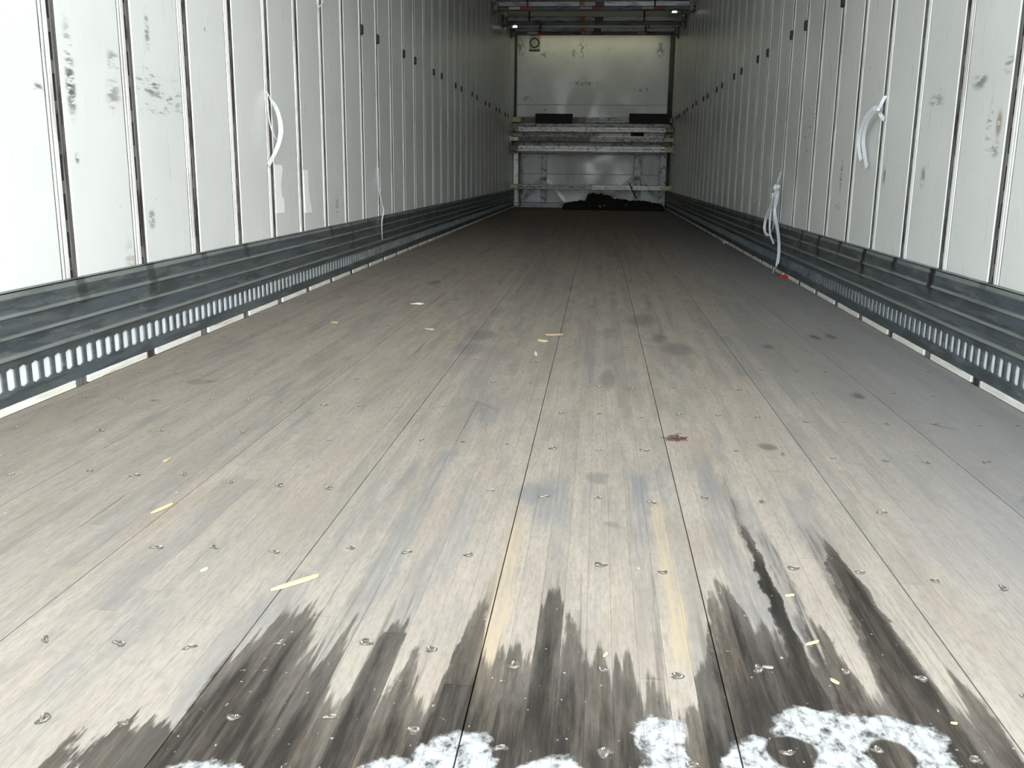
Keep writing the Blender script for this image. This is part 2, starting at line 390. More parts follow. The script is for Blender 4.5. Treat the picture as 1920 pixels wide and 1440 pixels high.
# posts: profile along the trailer from the rear edge to the front edge, h = towards the room
def post_mesh(side):
    sg = 1 if side == 'left' else -1
    mb = MB()
    P = [(0,-.012,0),(.000,-.001,0),(.004,-.001,1),(.0055,.002,1),(.011,.002,1),(.0125,-.001,0),(.020,-.001,1),(.0225,.0015,1),(.036,.0015,1),(.037,-.0018,0),(.041,-.0018,9),
         (.054,-.0018,0),(.057,-.0003,0),(.062,-.0003,0),(.065,-.0018,0),(.0755,-.0018,0),(.080,-.003,0)]
    for a, b in zip(P[:-1], P[1:]):
        if a[2] == 9: continue
        mb.add([(sg*a[1],a[0]-.04,0),(sg*b[1],b[0]-.04,0),(sg*b[1],b[0]-.04,ZC),(sg*a[1],a[0]-.04,ZC)], [(0,1,2,3)], a[2])
    # slotted strip
    s0, s1, pit, sl = .041-.04, .054-.04, .1016, .068
    z = 0.0; k = 0
    while z < ZC-.001:
        za, zb = z, min(z+pit-sl, ZC); zc = min(z+pit, ZC)
        h = sg*-.0018; hb = sg*-.011
        mb.add([(h,s0,za),(h,s1,za),(h,s1,zb),(h,s0,zb)], [(0,1,2,3)], 0)
        if zc > zb:
            mb.add([(h,s0,zb),(h,s1,zb),(h,s1,zc),(h,s0,zc),(hb,s0,zb),(hb,s1,zb),(hb,s1,zc),(hb,s0,zc)],
                   [(4,5,6,7),(0,1,5,4),(1,2,6,5),(2,3,7,6),(3,0,4,7)], 2)
        z += pit
    return mb.mesh('post', [M_POST, M_LIP, M_SLOT])
def panel_mesh(side, mat, ln):
    mb = MB(); sg = 1 if side == 'left' else -1
    x0, x1 = sorted((0, sg*-.014))
    mb.bbox(x0, x1, .0, ln, 0, ZC, .0035)
    return mb.mesh('panel', mat)
clip_me = MB().bbox(-.012, .012, -.016, .016, -.026, .026, .003).mesh('clip', M_CLIP)

def side_wall(side):
    left = side == 'left'
    X = XL if left else XR; sg = 1 if left else -1; y0 = Y0L if left else Y0R
    mp = M_PL if left else M_PR
    xs = sorted((X-sg*.018, X-sg*.06))
    wall = struct(obj('wall_'+side, MB().box(xs[0], xs[1], YB, YF, -1.0 if False else -.12, ZC), M_SKIN))
    pm_ = post_mesh(side); pn = panel_mesh(side, mp, D-.08)
    i0 = -int((y0-.04-YB)/D)
    i1 = int((YF-.05-y0)/D)
    yn = y0+i0*D-.04
    if yn-YB > .02: link('panel', panel_mesh(side, mp, yn-YB), wall, (X, YB, 0))
    for i in range(i0, i1+1):
        p = link('post', pm_, wall, (X, y0+i*D, 0))
        if left: on = i >= 8 and i % 3 in (2, 0)
        else: on = i >= 5 and i % 3 in (1, 2)
        if left and i == 5: on = True
        if on:
            zc_ = 1.378 + random.uniform(-.008, .008)
            c = link('clip', clip_me, p, (sg*.004, random.uniform(-.005,.012), zc_)); c.rotation_euler = (random.uniform(-.15,.15), 0, 0)
        if i < i1: link('panel', pn, wall, (X, y0+i*D+.04, 0))
    ye = y0+i1*D+.04
    if YF-ye > .01: link('panel', panel_mesh(side, mp, YF-ye), wall, (X, ye, 0))
    # ---- scuff plate
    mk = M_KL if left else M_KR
    Xp = X+sg*KP
    prof = [(-.004,.286),(-.004,.272),(.000,.270),(.000,.240),(.000,.2385),(.007,.2335),(.007,.2285),(.000,.2235),(.000,.190),(.007,.1840),(.007,.1790),(.000,.1735),
            (.000,.146),(.012,.1380),(.012,.1310),(.003,.1235),(.001,.119),(.0,.110)]
    # bands between the two lower ridges lean back a little, as pressed sheet does
    poly = [(Xp+sg*h, z) for h, z in prof] + [(Xp-sg*.004, .110), (Xp-sg*.008, .286)]
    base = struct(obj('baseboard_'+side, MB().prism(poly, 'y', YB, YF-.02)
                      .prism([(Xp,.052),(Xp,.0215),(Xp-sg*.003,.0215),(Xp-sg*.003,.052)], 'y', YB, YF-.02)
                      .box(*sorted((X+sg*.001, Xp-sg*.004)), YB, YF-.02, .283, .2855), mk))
    # slats between the slots (pitch 2 in)
    pit, hw, fl = .0508, .0085, .007
    zs, ze = .052, .110
    pg = [(-pit/2,zs),(pit/2,zs),(pit/2,zs+.001),(hw,zs+fl),(hw,ze-fl),(pit/2,ze-.001),(pit/2,ze),(-pit/2,ze),(-pit/2,ze-.001),(-hw,ze-fl),(-hw,zs+fl),(-pit/2,zs+.001)]
    a_, b_ = sorted((0, -sg*.004))
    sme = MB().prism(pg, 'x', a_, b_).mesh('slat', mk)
    ns = int((YF-.02-YB)/pit); rest = MB()
    for k in range(ns):
        yy = YB+pit*(k+.5)
        if k < 200: link('slat', sme, base, (Xp, yy, 0))
        else: rest.prism([(yy+u, v) for u, v in pg], 'x', Xp+a_, Xp+b_)
    o = obj('slats', rest, mk, base); o['kind'] = 'stuff'
    # white backing behind the slots
    obj('white_backing', MB().box(*sorted((Xp-sg*.008, Xp-sg*.012)), YB, YF-.02, .03, .125), M_BACK, base)
    # white filler strips under the plate, broken at the posts
    fm = MB().bbox(*sorted((-sg*.012, sg*.003)), 0, D-.066, .001, .0205, .0015).mesh('filler_strip', M_FILL)
    ft = MB()
    # little post foot seen in the gap
    ft.box(*sorted((-sg*.02, -sg*.006)), -.034, .034, 0, .021, 0)
    for yy in (-.022, -.004, .014): ft.box(*sorted((-sg*.006, sg*.0)), yy, yy+.009, 0, .021, 0)
    ftm = ft.mesh('post_foot', M_POST)
    for i in range(i0, i1+1):
        f_ = link('filler_strip', fm, base, (Xp, y0+i*D-.045+.033, 0))
        link('post_foot', ftm, base, (Xp, y0+i*D-.045, 0))
    link('filler_strip', fm, base, (Xp, y0+(i0-1)*D-.045+.033, 0))
side_wall('left'); side_wall('right')

# ---------------------------------------------------------------- floor boards
E_ = [XL+KP, -1.026, -.729, -.431, -.127, .162, .455, .757, XR-KP]
SCREW_M = [plain('screw_grime', (.085,.075,.064), .8, 0, .5, 200), plain('screw_head', (.14,.125,.105), .75, 0, .5, 300), plain('screw_grit', (.50,.48,.40), .7, 0, .2, 300)]
smb = MB()
def ring(r, z, n=12, jit=0): return [(r*(1+jit*random.uniform(-1,1))*math.cos(2*math.pi*k/n), r*(1+jit*random.uniform(-1,1))*math.sin(2*math.pi*k/n), z) for k in range(n)]
o_ = ring(.0100, .0002, 12, .35); i_ = ring(.0060, .0003, 12, .1); j_ = ring(.0054, .0009, 12, .1)
def band(a_, b_, m_): smb.add(a_+b_, [(k,(k+1)%12,12+(k+1)%12,12+k) for k in range(12)], m_)
band(o_, i_, 0); band(i_, j_, 1)
s_ = [((.0020 if k % 2 else .0040)*math.cos(math.pi*k/6), (.0020 if k % 2 else .0040)*math.sin(math.pi*k/6), .0009) for k in range(12)]
band(j_, s_, 1); smb.add([(p_[0],p_[1],.0006) for p_ in s_], [tuple(range(12))], 0)
for k in range(5):
    gx, gy, gr = random.uniform(-.006,.006), random.uniform(-.006,.006), random.uniform(.0006,.0014)
    smb.add([(gx-gr,gy,.0009),(gx,gy-gr*.8,.0010),(gx+gr,gy+gr*.2,.0009),(gx,gy+gr,.0009),(gx,gy,.0024)], [(0,1,4),(1,2,4),(2,3,4),(3,0,4)], 2)
screw_me = smb.mesh('screw', SCREW_M)
rest = MB(); n_near = 0
for b in range(8):
    xa, xb = E_[b]+.0008, E_[b+1]-.0008
    plank = obj('plank', MB().box(xa+.002, xb-.002, YB, YF-.02, -.034, -.006), M_SUB, floor)
    nl = max(1, round((xb-xa)/.0335)); wl = (xb-xa)/nl
    for l in range(nl):
        y = YB
        first = True
        while y < YF-.03:
            L = random.uniform(.45, 1.7) if not first else random.uniform(.25, 1.7)
            first = False
            y1 = min(y+L, YF-.02)
            if YF-.02-y1 < .2: y1 = YF-.02
            dz = random.uniform(-.0003, 0)
            g = .00012
            near = y < 2.3
            if near and n_near < 290:
                n_near += 1
                obj('strip', MB().box(xa+l*wl+g, xa+(l+1)*wl-g, y+.0005, y1-.0005, -.02, dz), M_FLOOR, plank)
            else: rest.box(xa+l*wl+g, xa+(l+1)*wl-g, y+.0005, y1-.0005, -.02, dz)
            y = y1
    cx = (E_[b]+E_[b+1])/2; off = (.0 if b % 2 else -.028)
    k = 0
    rows = [.888+off*1.0, 1.05+off, 1.355+off] + [1.355+.305*q+off for q in range(1, 12)]
    for yy in rows:
        for dx in (-.097, 0, .096):
            if xb-xa < .25 and abs(dx) > (xb-xa)/2-.02: continue
            if abs(cx+dx) > 2: continue
            if random.random() < .2 and yy > 1.2: continue
            so = link('screw', screw_me, plank, (cx+dx+random.uniform(-.006,.006), yy+random.uniform(-.012,.012), .0))
            so.scale = (random.uniform(.55,1.15), random.uniform(.5,1.05), 1); so.rotation_euler.z = random.uniform(0, 6.28)
o = obj('strips', rest, M_FLOOR, floor); o['kind'] = 'stuff'
# rear sill below the frame edge
struct(obj('trim_1', MB().bbox(XL, XR, YB-.05, YB-.001, -.20, -.003, .004), M_SKIN))

# ---------------------------------------------------------------- nose wall
wf = struct(obj('wall_front', MB().box(XL-.06, XR+.06, YF+.012, YF+.06, -.12, ZC), M_SKIN))
zs1, zs2 = on_y(1100,327,YF).z, on_y(1100,197,YF).z
for a, b in ((0, zs1), (zs1, zs2), (zs2, ZC)):
    obj('panel', MB().bbox(XL+.012, XR-.012, YF-.002, YF+.012, a+.004, b-.004, .003), M_NOSE, wf)
M_CORNER = steel('corner_dark', (.10,.105,.09), (.05,.05,.045), (.02,.02,.02), .6, .2, (3,1,.5))
cn = MB().prism([(XL,YF-.10),(XL+.028,YF-.085),(XL+.036,YF-.004),(XL,YF-.004)], 'z', 0, ZC)
obj('corner_post', cn, M_CORNER, wf)
cn = MB().prism([(XR,YF-.10),(XR-.05,YF-.085),(XR-.075,YF-.004),(XR,YF-.004)], 'z', 0, ZC)
obj('corner_post', cn, M_CORNER, wf)

# round emblem card
q = on_y(1002.5, 80.5, YF); sz = .082
M_CARD = plain('card_grey', (.42,.43,.43), .6); M_INK = plain('card_black', (.02,.018,.018), .6)
sign = obj('sign_card', MB().bbox(q.x-.088, q.x+.088, YF-.008, YF-.0025, q.z-.135, q.z+.125, .002), M_CARD)
tag(sign, 'small grey card with a black ring over a black bar, high on the nose wall', 'sign')
rg = MB(); n = 28
for r0, r1 in ((.056, .080),):
    vs_ = [(q.x+r*math.cos(2*math.pi*k/n), yy, q.z+r*math.sin(2*math.pi*k/n)) for yy in (YF-.0105, YF-.008) for r in (r0, r1) for k in range(n)]
    fs = []
    for k in range(n):
        k2 = (k+1) % n
        fs += [(k, k2, n+k2, n+k), (n+k, n+k2, 3*n+k2, 3*n+k), (k, 2*n+k, 2*n+k2, k2)]
    rg.add(vs_, fs)
obj('ring_print', rg, M_INK, sign)
obj('bar_print', MB().box(q.x-.086, q.x+.086, YF-.0105, YF-.008, q.z-.125, q.z-.103), M_INK, sign)

# ---------------------------------------------------------------- beams up at the roof
M_ALU = steel('beam_blue_grey', (.40,.42,.45), (.26,.28,.31), (.12,.12,.12), .4, .5, (1,3,6), .6)
M_ALU2 = steel('beam_bright', (.55,.56,.59), (.40,.41,.44), (.2,.2,.2), .38, .5, (1,3,6), .6)
M_LIPB = steel('beam_lip_dark', (.17,.175,.185), (.10,.105,.11), (.04,.04,.04), .5, .4, (1,3,6), .6)
M_INNER = steel('beam_brown', (.16,.145,.13), (.10,.09,.085), (.05,.04,.035), .6, .3, (1,3,6), .6)
M_FOOT = steel('beam_foot', (.30,.30,.24), (.14,.14,.11), (.05,.05,.04), .5, .4, (4,4,4), .7)
M_FOOT_LIT = steel('beam_foot_lit_yellow', (.60,.60,.36), (.42,.42,.25), (.15,.14,.08), .5, .2, (4,4,4), .5)  # yellow light falling on the feet, painted into their colour
M_TW = plain('tape_white', (.80,.78,.76), .4, 0, .05); M_TR = plain('tape_red', (.55,.035,.03), .4, 0, .1)
M_TWD = plain('tape_white_dull', (.42,.38,.37), .5, 0, .2); M_TRD = plain('tape_red_dull', (.26,.05,.045), .5, 0, .2)
M_OR = plain('sticker_orange', (.52,.20,.10), .5, 0, .1); M_PALE = plain('sticker_pale', (.62,.54,.46), .5, 0, .1)
M_STRAPB = plain('strap_black', (.012,.012,.012), .7)
def top_beam(Y, label, seams, tapes, stick, straps, zb, zt):
    t = link('cargo_beam', None, None, ((XL+XR)/2, Y, zb))
    tag(t, label, 'beam', 'cargo beams stowed under the roof')
    ox, oy, oz = t.location
    def part(n, mb, m):
        mb.v = [(a-ox, b-oy, c-oz) for a, b, c in mb.v]; return obj(n, mb, m, t)
    zm = zb+(zt-zb)*.46
    x0 = XL+.045; x1 = XR-.045; xs0 = on_y(seams[0], 20, Y).x; xs1 = on_y(seams[1], 20, Y).x
    def tube(a, b): return MB().prism([(Y-.026,zm),(Y-.026,zt-.010),(Y-.018,zt),(Y+.03,zt),(Y+.03,zm)], 'x', a, b)
    part('outer_tube', tube(x0, xs0), M_ALU)
    part('outer_tube', tube(xs1, x1), M_ALU2)
    part('inner_tube', MB().box(xs0-.0, xs1+.0, Y-.014, Y+.024, zm, zt-.008), M_INNER)
    part('lower_rail', MB().prism([(Y-.034,zb+.004),(Y-.034,zm-.008),(Y-.028,zm),(Y+.034,zm),(Y+.034,zb+.004),(Y+.028,zb),(Y-.028,zb)], 'x', x0+.02, x1-.02), M_LIPB)
    for sg, xe, fm in ((1, XL, M_FOOT), (-1, XR, M_FOOT)):
        a, b = sorted((xe+sg*.004, xe+sg*.075))
        part('end_foot', MB().bbox(a, b, Y-.040, Y+.040, zb-.022, zt-.02, .008).bbox(*sorted((xe-sg*.002, xe+sg*.028)), Y-.016, Y+.016, zb-.05, zt+.02, .004), fm)
    for (pa, pb, pc, ya, yb, dull) in tapes:
        A, B, C_ = (on_y(v, (ya+yb)/2, Y-.036).x for v in (pa, pb, pc)); z1, z0 = zm-.010, zb+.012
        part('white_tape', MB().box(A, B, Y-.0362, Y-.0335, z0, z1), M_TWD if dull else M_TW)
        part('red_tape', MB().box(B, C_, Y-.0362, Y-.0335, z0, z1), M_TRD if dull else M_TR)
    A, B, C_ = (on_y(v, 8, Y-.028).x for v in stick)
    part('sticker', MB().box(A, B, Y-.0285, Y-.0255, zm+.004, zt-.012), M_OR)
    part('sticker', MB().box(B, C_, Y-.0285, Y-.0255, zm+.004, zt-.012), M_PALE)
    for px in straps:
        x = on_y(px, 10, Y-.04).x
        part('hanger_strap', MB().box(x-.010, x+.010, Y-.041, Y-.0375, zm-.015, ZC-.002).box(x-.010, x+.010, Y-.0375, Y-.030, zm-.015, zm-.010), M_STRAPB)
top_beam(12.55, 'blue-grey cargo beam with three bright red-and-white tapes, nearest of the roof beams', (1116,1133), [(954,975,996,12,18,0),(1088,1110,1131,12,18,1),(1203,1226,1247,10,16,1)], (1086,1096,1116), (989,1228), 2.546, 2.659)
top_beam(13.77, 'grey cargo beam under the roof with no red tape, middle of the three roof beams', (1116,1132), [], (1089,1098,1116), (993,1209), 2.550, 2.664)
top_beam(14.99, 'grey cargo beam with small red-and-white tapes right above the nose wall card, farthest of the roof beams', (1114,1128), [(989,1008,1025,61,65,0),(1090,1108,1122,61,65,1),(1195,1212,1230,60,64,1)], (1089,1098,1114), (1013.5,1212.5), 2.581, 2.688)
# unseen strip lamp added for the nose glow, bullet lamps in the roof corners
def emit(name, col, st):
    t = NT(name); t.put(t.b.inputs['Emission Color'], col); t.b.inputs['Emission Strength'].default_value = st
    return t.done((.7,.7,.6), .4)
M_LAMP_ADDED = emit('added_lamp_warm', (1,.97,.62), .65); M_LAMP2 = emit('lamp_bullet', (1,.98,.72), .8)
M_BODY = plain('lamp_body', (.25,.25,.23), .5)
lamp = obj('added_strip_lamp', MB().bbox(-1.25, .95, 15.50, 15.59, 2.685, 2.72, .006), M_BODY)
obj('lens', MB().prism([(15.505,2.686),(15.52,2.670),(15.57,2.670),(15.585,2.686)], 'x', -1.23, .93), M_LAMP_ADDED, lamp)
obj('bracket', MB().box(-1.0, -.97, 15.53, 15.56, 2.71, ZC), M_BODY, lamp); obj('bracket', MB().box(.67, .70, 15.53, 15.56, 2.71, ZC), M_BODY, lamp)
tag(lamp, 'added unseen strip lamp for the yellowish glow at the top of the nose wall', 'lamp')
for px, py, Y, lab in ((966, 49, 14.3, 'small glowing corner lamp high on the left wall by the nose'), (1264, 21, 13.2, 'small glowing corner lamp high on the right wall by the roof beams')):
    q = on_y(px, py, Y); sg = -1 if px < 1100 else 1
    xw_ = XL if sg < 0 else XR
    b = obj('corner_lamp', MB().bbox(*sorted((xw_, q.x-sg*.02)), Y-.02, Y+.06, q.z-.03, q.z+.05, .008), M_BODY)
    obj('lens', MB().prism([(q.x-.032,q.z-.022),(q.x+.032,q.z-.022),(q.x+.022,q.z+.022),(q.x-.010,q.z+.026)], 'y', Y-.034, Y-.0205), M_LAMP2, b)
    tag(b, lab, 'lamp')

# ---------------------------------------------------------------- beams stacked across the nose
M_B1 = steel('old_beam', (.40,.39,.37), (.22,.21,.20), (.07,.06,.055), .45, .4, (3.5,3,5), .5)
M_B2 = steel('old_beam_light', (.58,.56,.53), (.40,.385,.365), (.14,.11,.10), .4, .35, (3.5,3,5), .5)
M_B3 = steel('old_beam_brown', (.24,.225,.21), (.15,.14,.13), (.06,.05,.045), .5, .3, (3.5,3,5), .5)
def low_beam(Y, py0, py1, label, cut, ml, mr, hole=None, ends=(M_FOOT, M_FOOT)):
    zt, zb = on_y(1100, py0, Y).z, on_y(1100, py1, Y).z
    zt = max(zt, zb+.07)
    t = link('cargo_beam', None, None, ((XL+XR)/2, Y, zb)); tag(t, label, 'beam', 'cargo beams across the nose wall')
    ox, oy, oz = t.location
    def part(n, mb, m):
        mb.v = [(a-ox, b-oy, c-oz) for a, b, c in mb.v]; return obj(n, mb, m, t)
    xc = on_y(cut, py0, Y).x
    def pr(a, b, e): return MB().prism([(Y-.028-e,zb+.006),(Y-.022-e,zb),(Y+.028,zb),(Y+.028,zt),(Y-.022-e,zt),(Y-.028-e,zt-.006),(Y-.028-e,zt-(zt-zb)*.36),(Y-.022-e,zt-(zt-zb)*.42),(Y-.022-e,zb+(zt-zb)*.42),(Y-.028-e,zb+(zt-zb)*.36)], 'x', a, b)
    part('outer_tube', pr(XL+.06, xc, .004), ml); part('inner_tube', pr(xc, XR-.06, 0), mr)
    for sg, xe, fm in ((1, XL, ends[0]), (-1, XR, ends[1])):
        f_ = part('end_foot', MB().bbox(*sorted((xe+sg*.010, xe+sg*.14)), Y-.035, Y+.030, zb+.004, zt-.004, .005).bbox(*sorted((xe-sg*.002, xe+sg*.02)), Y-.016, Y+.016, zb-.015, zt+.015, .004), fm)
    for hx in (XL+.19, XR-.17):
        part('latch_hole', MB().prism([(hx+.012*math.cos(k*math.pi/4), (zb+zt)/2+.012*math.sin(k*math.pi/4)) for k in range(8)], 'y', Y-.0345, Y-.025), M_INK)
    return t
R1, R2 = 14.99, 15.39
low_beam(R2, 220, 230.4, 'worn cargo beam behind the two black boards, topmost of the nose stack', 1100, M_B3, M_B1, ends=(M_FOOT_LIT, M_FOOT))
low_beam(R2, 231.5, 241, 'grey cargo beam just below the black boards, mostly behind the bright beam', 1110, M_B1, M_B1)
low_beam(R1, 238.7, 247.8, 'bright scraped cargo beam, second bar face under the black boards', 1080, M_B2, M_B2)
low_beam(R2, 248.9, 258.5, 'cargo beam with a small dark block near its right end and a yellow-lit left foot', 1120, M_B1, M_B2, ends=(M_FOOT_LIT, M_FOOT))
low_beam(R1, 257, 266, 'brown-stained cargo beam below the one with the small dark block', 1107, M_B3, M_B1, ends=(M_B2, M_FOOT_LIT))
low_beam(R2, 266, 275.5, 'thin-looking grey cargo beam just above the lowest beam of the upper stack', 1145, M_B1, M_B1)
low_beam(R1, 274, 285, 'patchy light cargo beam, lowest of the upper stack, resting above the frame rail', 1053, M_B2, M_B2, ends=(M_B3, M_FOOT_LIT))
low_beam(R1, 346.7, 356, 'single grey cargo beam set low across the frame, above the debris heap', 1110, M_B1, M_B2, ends=(M_FOOT_LIT, M_FOOT_LIT))
M_BOARD = plain('black_board', (.016,.012,.012), .7)
for (a, b, lab) in ((1004, 1073.5, 'black board on the topmost stack beam, left of the nose wall centre'), (1180, 1255, 'black board on the topmost stack beam, touching the right wall')):
    p0, p1 = on_y(a, 213, 15.31), on_y(b, 232, 15.31)
    o = obj('black_board', MB().bbox(p0.x, min(p1.x, XR-.012), 15.285, 15.335, p1.z, p0.z, .004).box(p0.x+.02, min(p1.x, XR-.012)-.02, 15.335, 15.352, p1.z+.01, p1.z+.05), M_BOARD)
    tag(o, lab, 'board')
p0, p1 = on_y(1183, 248.2, 15.33), on_y(1207, 255.5, 15.33)
tag(obj('dark_block', MB().bbox(p0.x, p1.x, 15.31, 15.356, p1.z, p0.z, .006), M_BOARD), 'small dark block stuck on a stack beam, below the right black board', 'block')

# ---------------------------------------------------------------- braced steel frame on the nose
YG = 15.62
M_FR = steel('frame_steel', (.36,.37,.37), (.24,.25,.25), (.08,.07,.065), .45, .4, (3,3,3), .7)
M_FRL = steel('frame_bright', (.80,.80,.79), (.62,.62,.62), (.2,.18,.16), .4, .3, (3,3,3), .5)
fr = link('load_frame', None, None, (on_y(1105, 384, YG).x, YG, 0))
tag(fr, 'welded steel frame with uprights and diagonal braces standing against the nose wall', 'frame')
def fpart(n, mb, m):
    ox, oy, oz = fr.location
    mb.v = [(a-ox, b-oy, c-oz) for a, b, c in mb.v]; return obj(n, mb, m, fr)
def frect(n, xa, ya, xb, yb, m, d0=-.02, d1=.02, zfloor=False):
    p, q_ = on_y(xa, ya, YG), on_y(xb, yb, YG)
    return fpart(n, MB().bbox(p.x, q_.x, YG+d0, YG+d1, max(.0, q_.z) if not zfloor else 0, p.z, .004), m)
frect('top_rail', 966, 286, 1243, 291, M_FR, -.03, .02)
frect('bottom_rail', 963, 378.5, 1240, 384, M_FR, -.03, .02)
frect('upright', 963, 286, 971, 387, M_FRL, zfloor=True); frect('upright', 977, 291, 979.5, 380, M_FR)
frect('upright', 1015.5, 289, 1024, 380, M_FR, -.035, .005); frect('upright', 1190, 289, 1200, 380, M_FR, -.035, .005)
frect('upright', 1238, 286, 1246, 387, M_FR, zfloor=True)
for a, b, m in (((1014,336),(977.5,377),M_FR), ((1023.5,335),(1061,378),M_FRL), ((1187,333),(1143,373),M_FR), ((1199.5,336),(1237,378),M_FR)):
    fpart('brace', MB().bar(on_y(*a, YG), on_y(*b, YG), .058, .03), m)
for a, b in (((978.5,300),(988,291)), ((1238,299),(1229.5,288))):
    fpart('gusset', MB().bar(on_y(*a, YG), on_y(*b, YG), .018, .012), M_FR)
for px in (1019.5, 1194):
    q = on_y(px, 333.5, YG); fpart('brace_plate', MB().bbox(q.x-.05, q.x+.05, YG-.045, YG-.034, q.z-.035, q.z+.015, .003), M_B3)
fpart('foot_plate', MB().bbox(*sorted((on_y(962,384,YG).x, on_y(1060,384,YG).x)), YG-.06, YG+.05, 0, .03, .004), M_FR)
o = obj('black_strap', MB().bar(on_y(974.3,285,15.56), on_y(975,386,15.56), .014, .004), M_STRAPB)
tag(o, 'black strap hanging straight down beside the left upright of the nose frame', 'strap')
o = obj('black_rope', MB().tube([on_y(*p, 14.93) for p in ((1180,344.5),(1182,348),(1184,354),(1187.5,361),(1190.5,367),(1192,372))], .009, 6), M_STRAPB, smooth=True)
tag(o, 'black rope draped over the low cargo beam at its right', 'cord')

# ---------------------------------------------------------------- heap of black debris
def heap():
    mb = MB(); nx, ny = 110, 34
    xa, xb = on_y(1056, 385, 15.15).x, on_y(1243, 385, 15.15).x; ya, yb = 14.75, 15.50
    sil = [(1056,384),(1066,380),(1080,379),(1096,378),(1100,372),(1104,366.5),(1112,364.5),(1122,364.5),(1132,366),(1139,367.5),(1143,372),(1152,374.5),(1170,376.5),(1190,377),(1205,377.5),(1218,380),(1230,382),(1243,386)]
    H_ = [(on_y(px, py, 15.15).x, max(.0, on_y(px, py, 15.15).z)) for px, py in sil]
    def top(x):
        for (a, ha), (b, hb) in zip(H_[:-1], H_[1:]):
            if a <= x <= b: return ha+(hb-ha)*(x-a)/(b-a)
        return 0
    vs_ = []
    for j in range(ny+1):
        for i in range(nx+1):
            x = xa+(xb-xa)*i/nx; y = ya+(yb-ya)*j/ny
            v = (y-15.15)/(.40 if y < 15.15 else .35)
            e = max(0, 1-v*v)**.75
            n = mnoise.fractal(Vector((x*9, y*9, 0)), 1.0, 2.0, 4)
            n2 = mnoise.noise(Vector((x*34, y*34, 3)))
            h = top(x)*e*(1+.30*n)+.018*n2*min(1, e*3)
            vs_.append((x, y, max(-.001, h)))
    W = nx+1
    mb.add(vs_, [(j*W+i, j*W+i+1, (j+1)*W+i+1, (j+1)*W+i) for j in range(ny) for i in range(nx)])
    return mb
M_HEAP = plain('black_debris', (.013,.012,.012), .9, 0, .5, 40)
o = obj('debris_heap', heap(), M_HEAP); tag(o, 'low black heap of ragged debris on the floor in front of the nose wall', 'debris')
M_PAPER = plain('paper_white', (.60,.59,.55), .7, 0, .06)
def crumple(name, px, py, r, lab, mat=None, sq=(1,1,.6), seed=0, z=0.0, Y=None, grp=None, cat='scrap'):
    bm = bmesh.new(); bmesh.ops.create_icosphere(bm, subdivisions=2, radius=1)
    for v in bm.verts:
        k = .75+.5*mnoise.noise(v.co*2.1+Vector((seed*7.3, 1, 2)))
        v.co = Vector((v.co.x*k*r*sq[0], v.co.y*k*r*sq[1], v.co.z*k*r*sq[2]))
    lo = min(v.co.z for v in bm.verts)
    for v in bm.verts: v.co.z -= lo
    me = bpy.data.meshes.new(name); bm.to_mesh(me); bm.free(); me.materials.append(mat or M_PAPER)
    p = on_floor(px, py, z) if Y is None else on_y(px, py, Y)
    o = link(name, me, None, (p.x, p.y, p.z)); tag(o, lab, cat, grp); return o
for k, (px, py, r) in enumerate(((1125,388.5,.026),(1133,387,.020),(1174,385.5,.022))):
    crumple('white_scrap', px, py, r, ('larger white scrap below the heap peak, left of its twin', 'smaller white scrap right beside the twin below the heap peak', 'lone white scrap at the foot of the heap, right of its peak')[k], seed=k, Y=14.74)
crumple('white_scrap', 1357.5, 457, .022, 'white crumpled scrap on the floor near the right wall, halfway down the trailer', seed=5)

# ---------------------------------------------------------------- white webbing straps on the walls
def strap_mat(name, c):
    t = NT(name); x, y, z = t.pos()
    n = t.noise(t.vec(t.mul(x, 160), t.mul(y, 160), t.mul(z, 160)), 1, 2)
    return t.done(t.mix(t.step(n, .3, .7), tuple(k*.9 for k in c), c), .6)
M_WEB = strap_mat('white_webbing', (.86,.91,.95))
def smooth_pts(P, k=4):
    out = []
    for i in range(len(P)-1):
        p0, p1, p2, p3 = P[max(i-1,0)], P[i], P[i+1], P[min(i+2,len(P)-1)]
        for s in range(k):
            u = s/k
            out.append(tuple(.5*(2*b+(c-a)*u+(2*a-5*b+4*c-d)*u*u+(3*b-a-3*c+d)*u**3) for a, b, c, d in zip(p0, p1, p2, p3)))
    out.append(tuple(P[-1])); return out
def ribbon(mb, P, X, th=.0016):
    """P: (px, py, width m, twist rad, stand-off from the wall m)"""
    P = smooth_pts(P); sg = 1 if X < 0 else -1
    pts = [on_x(p[0], p[1], X+sg*p[4]) for p in P]; vs_ = []
    for i, p in enumerate(pts):
        t = (pts[min(i+1,len(pts)-1)]-pts[max(i-1,0)]).normalized()
        n = Vector((sg, -.35, 0)); n = (n-t*n.dot(t)).normalized(); s = t.cross(n)
        a = P[i][3]; wv = (s*math.cos(a)+n*math.sin(a))*P[i][2]/2; nv = (n*math.cos(a)-s*math.sin(a))*th/2
        vs_ += [p-wv-nv, p+wv-nv, p+wv+nv, p-wv+nv]
    fs = [(3,2,1,0), tuple(len(vs_)-4+k for k in range(4))]
    for i in range(len(pts)-1):
        for k in range(4): fs.append((i*4+k, i*4+(k+1)%4, i*4+4+(k+1)%4, i*4+4+k))
    mb.add(vs_, fs)
def knot(mb, px, py, X, off, r, seed):
    bm = bmesh.new(); bmesh.ops.create_icosphere(bm, subdivisions=2, radius=1)
    q = on_x(px, py, X+(1 if X < 0 else -1)*off)
    for v in bm.verts:
        k = .8+.4*mnoise.noise(v.co*2+Vector((seed, 0, 0))); v.co = q+Vector((v.co.x*r*.7, v.co.y*r, v.co.z*r*.8))*k
    bm.verts.index_update(); mb.add([v.co[:] for v in bm.verts], [[v.index for v in f.verts] for f in bm.faces]); bm.free()
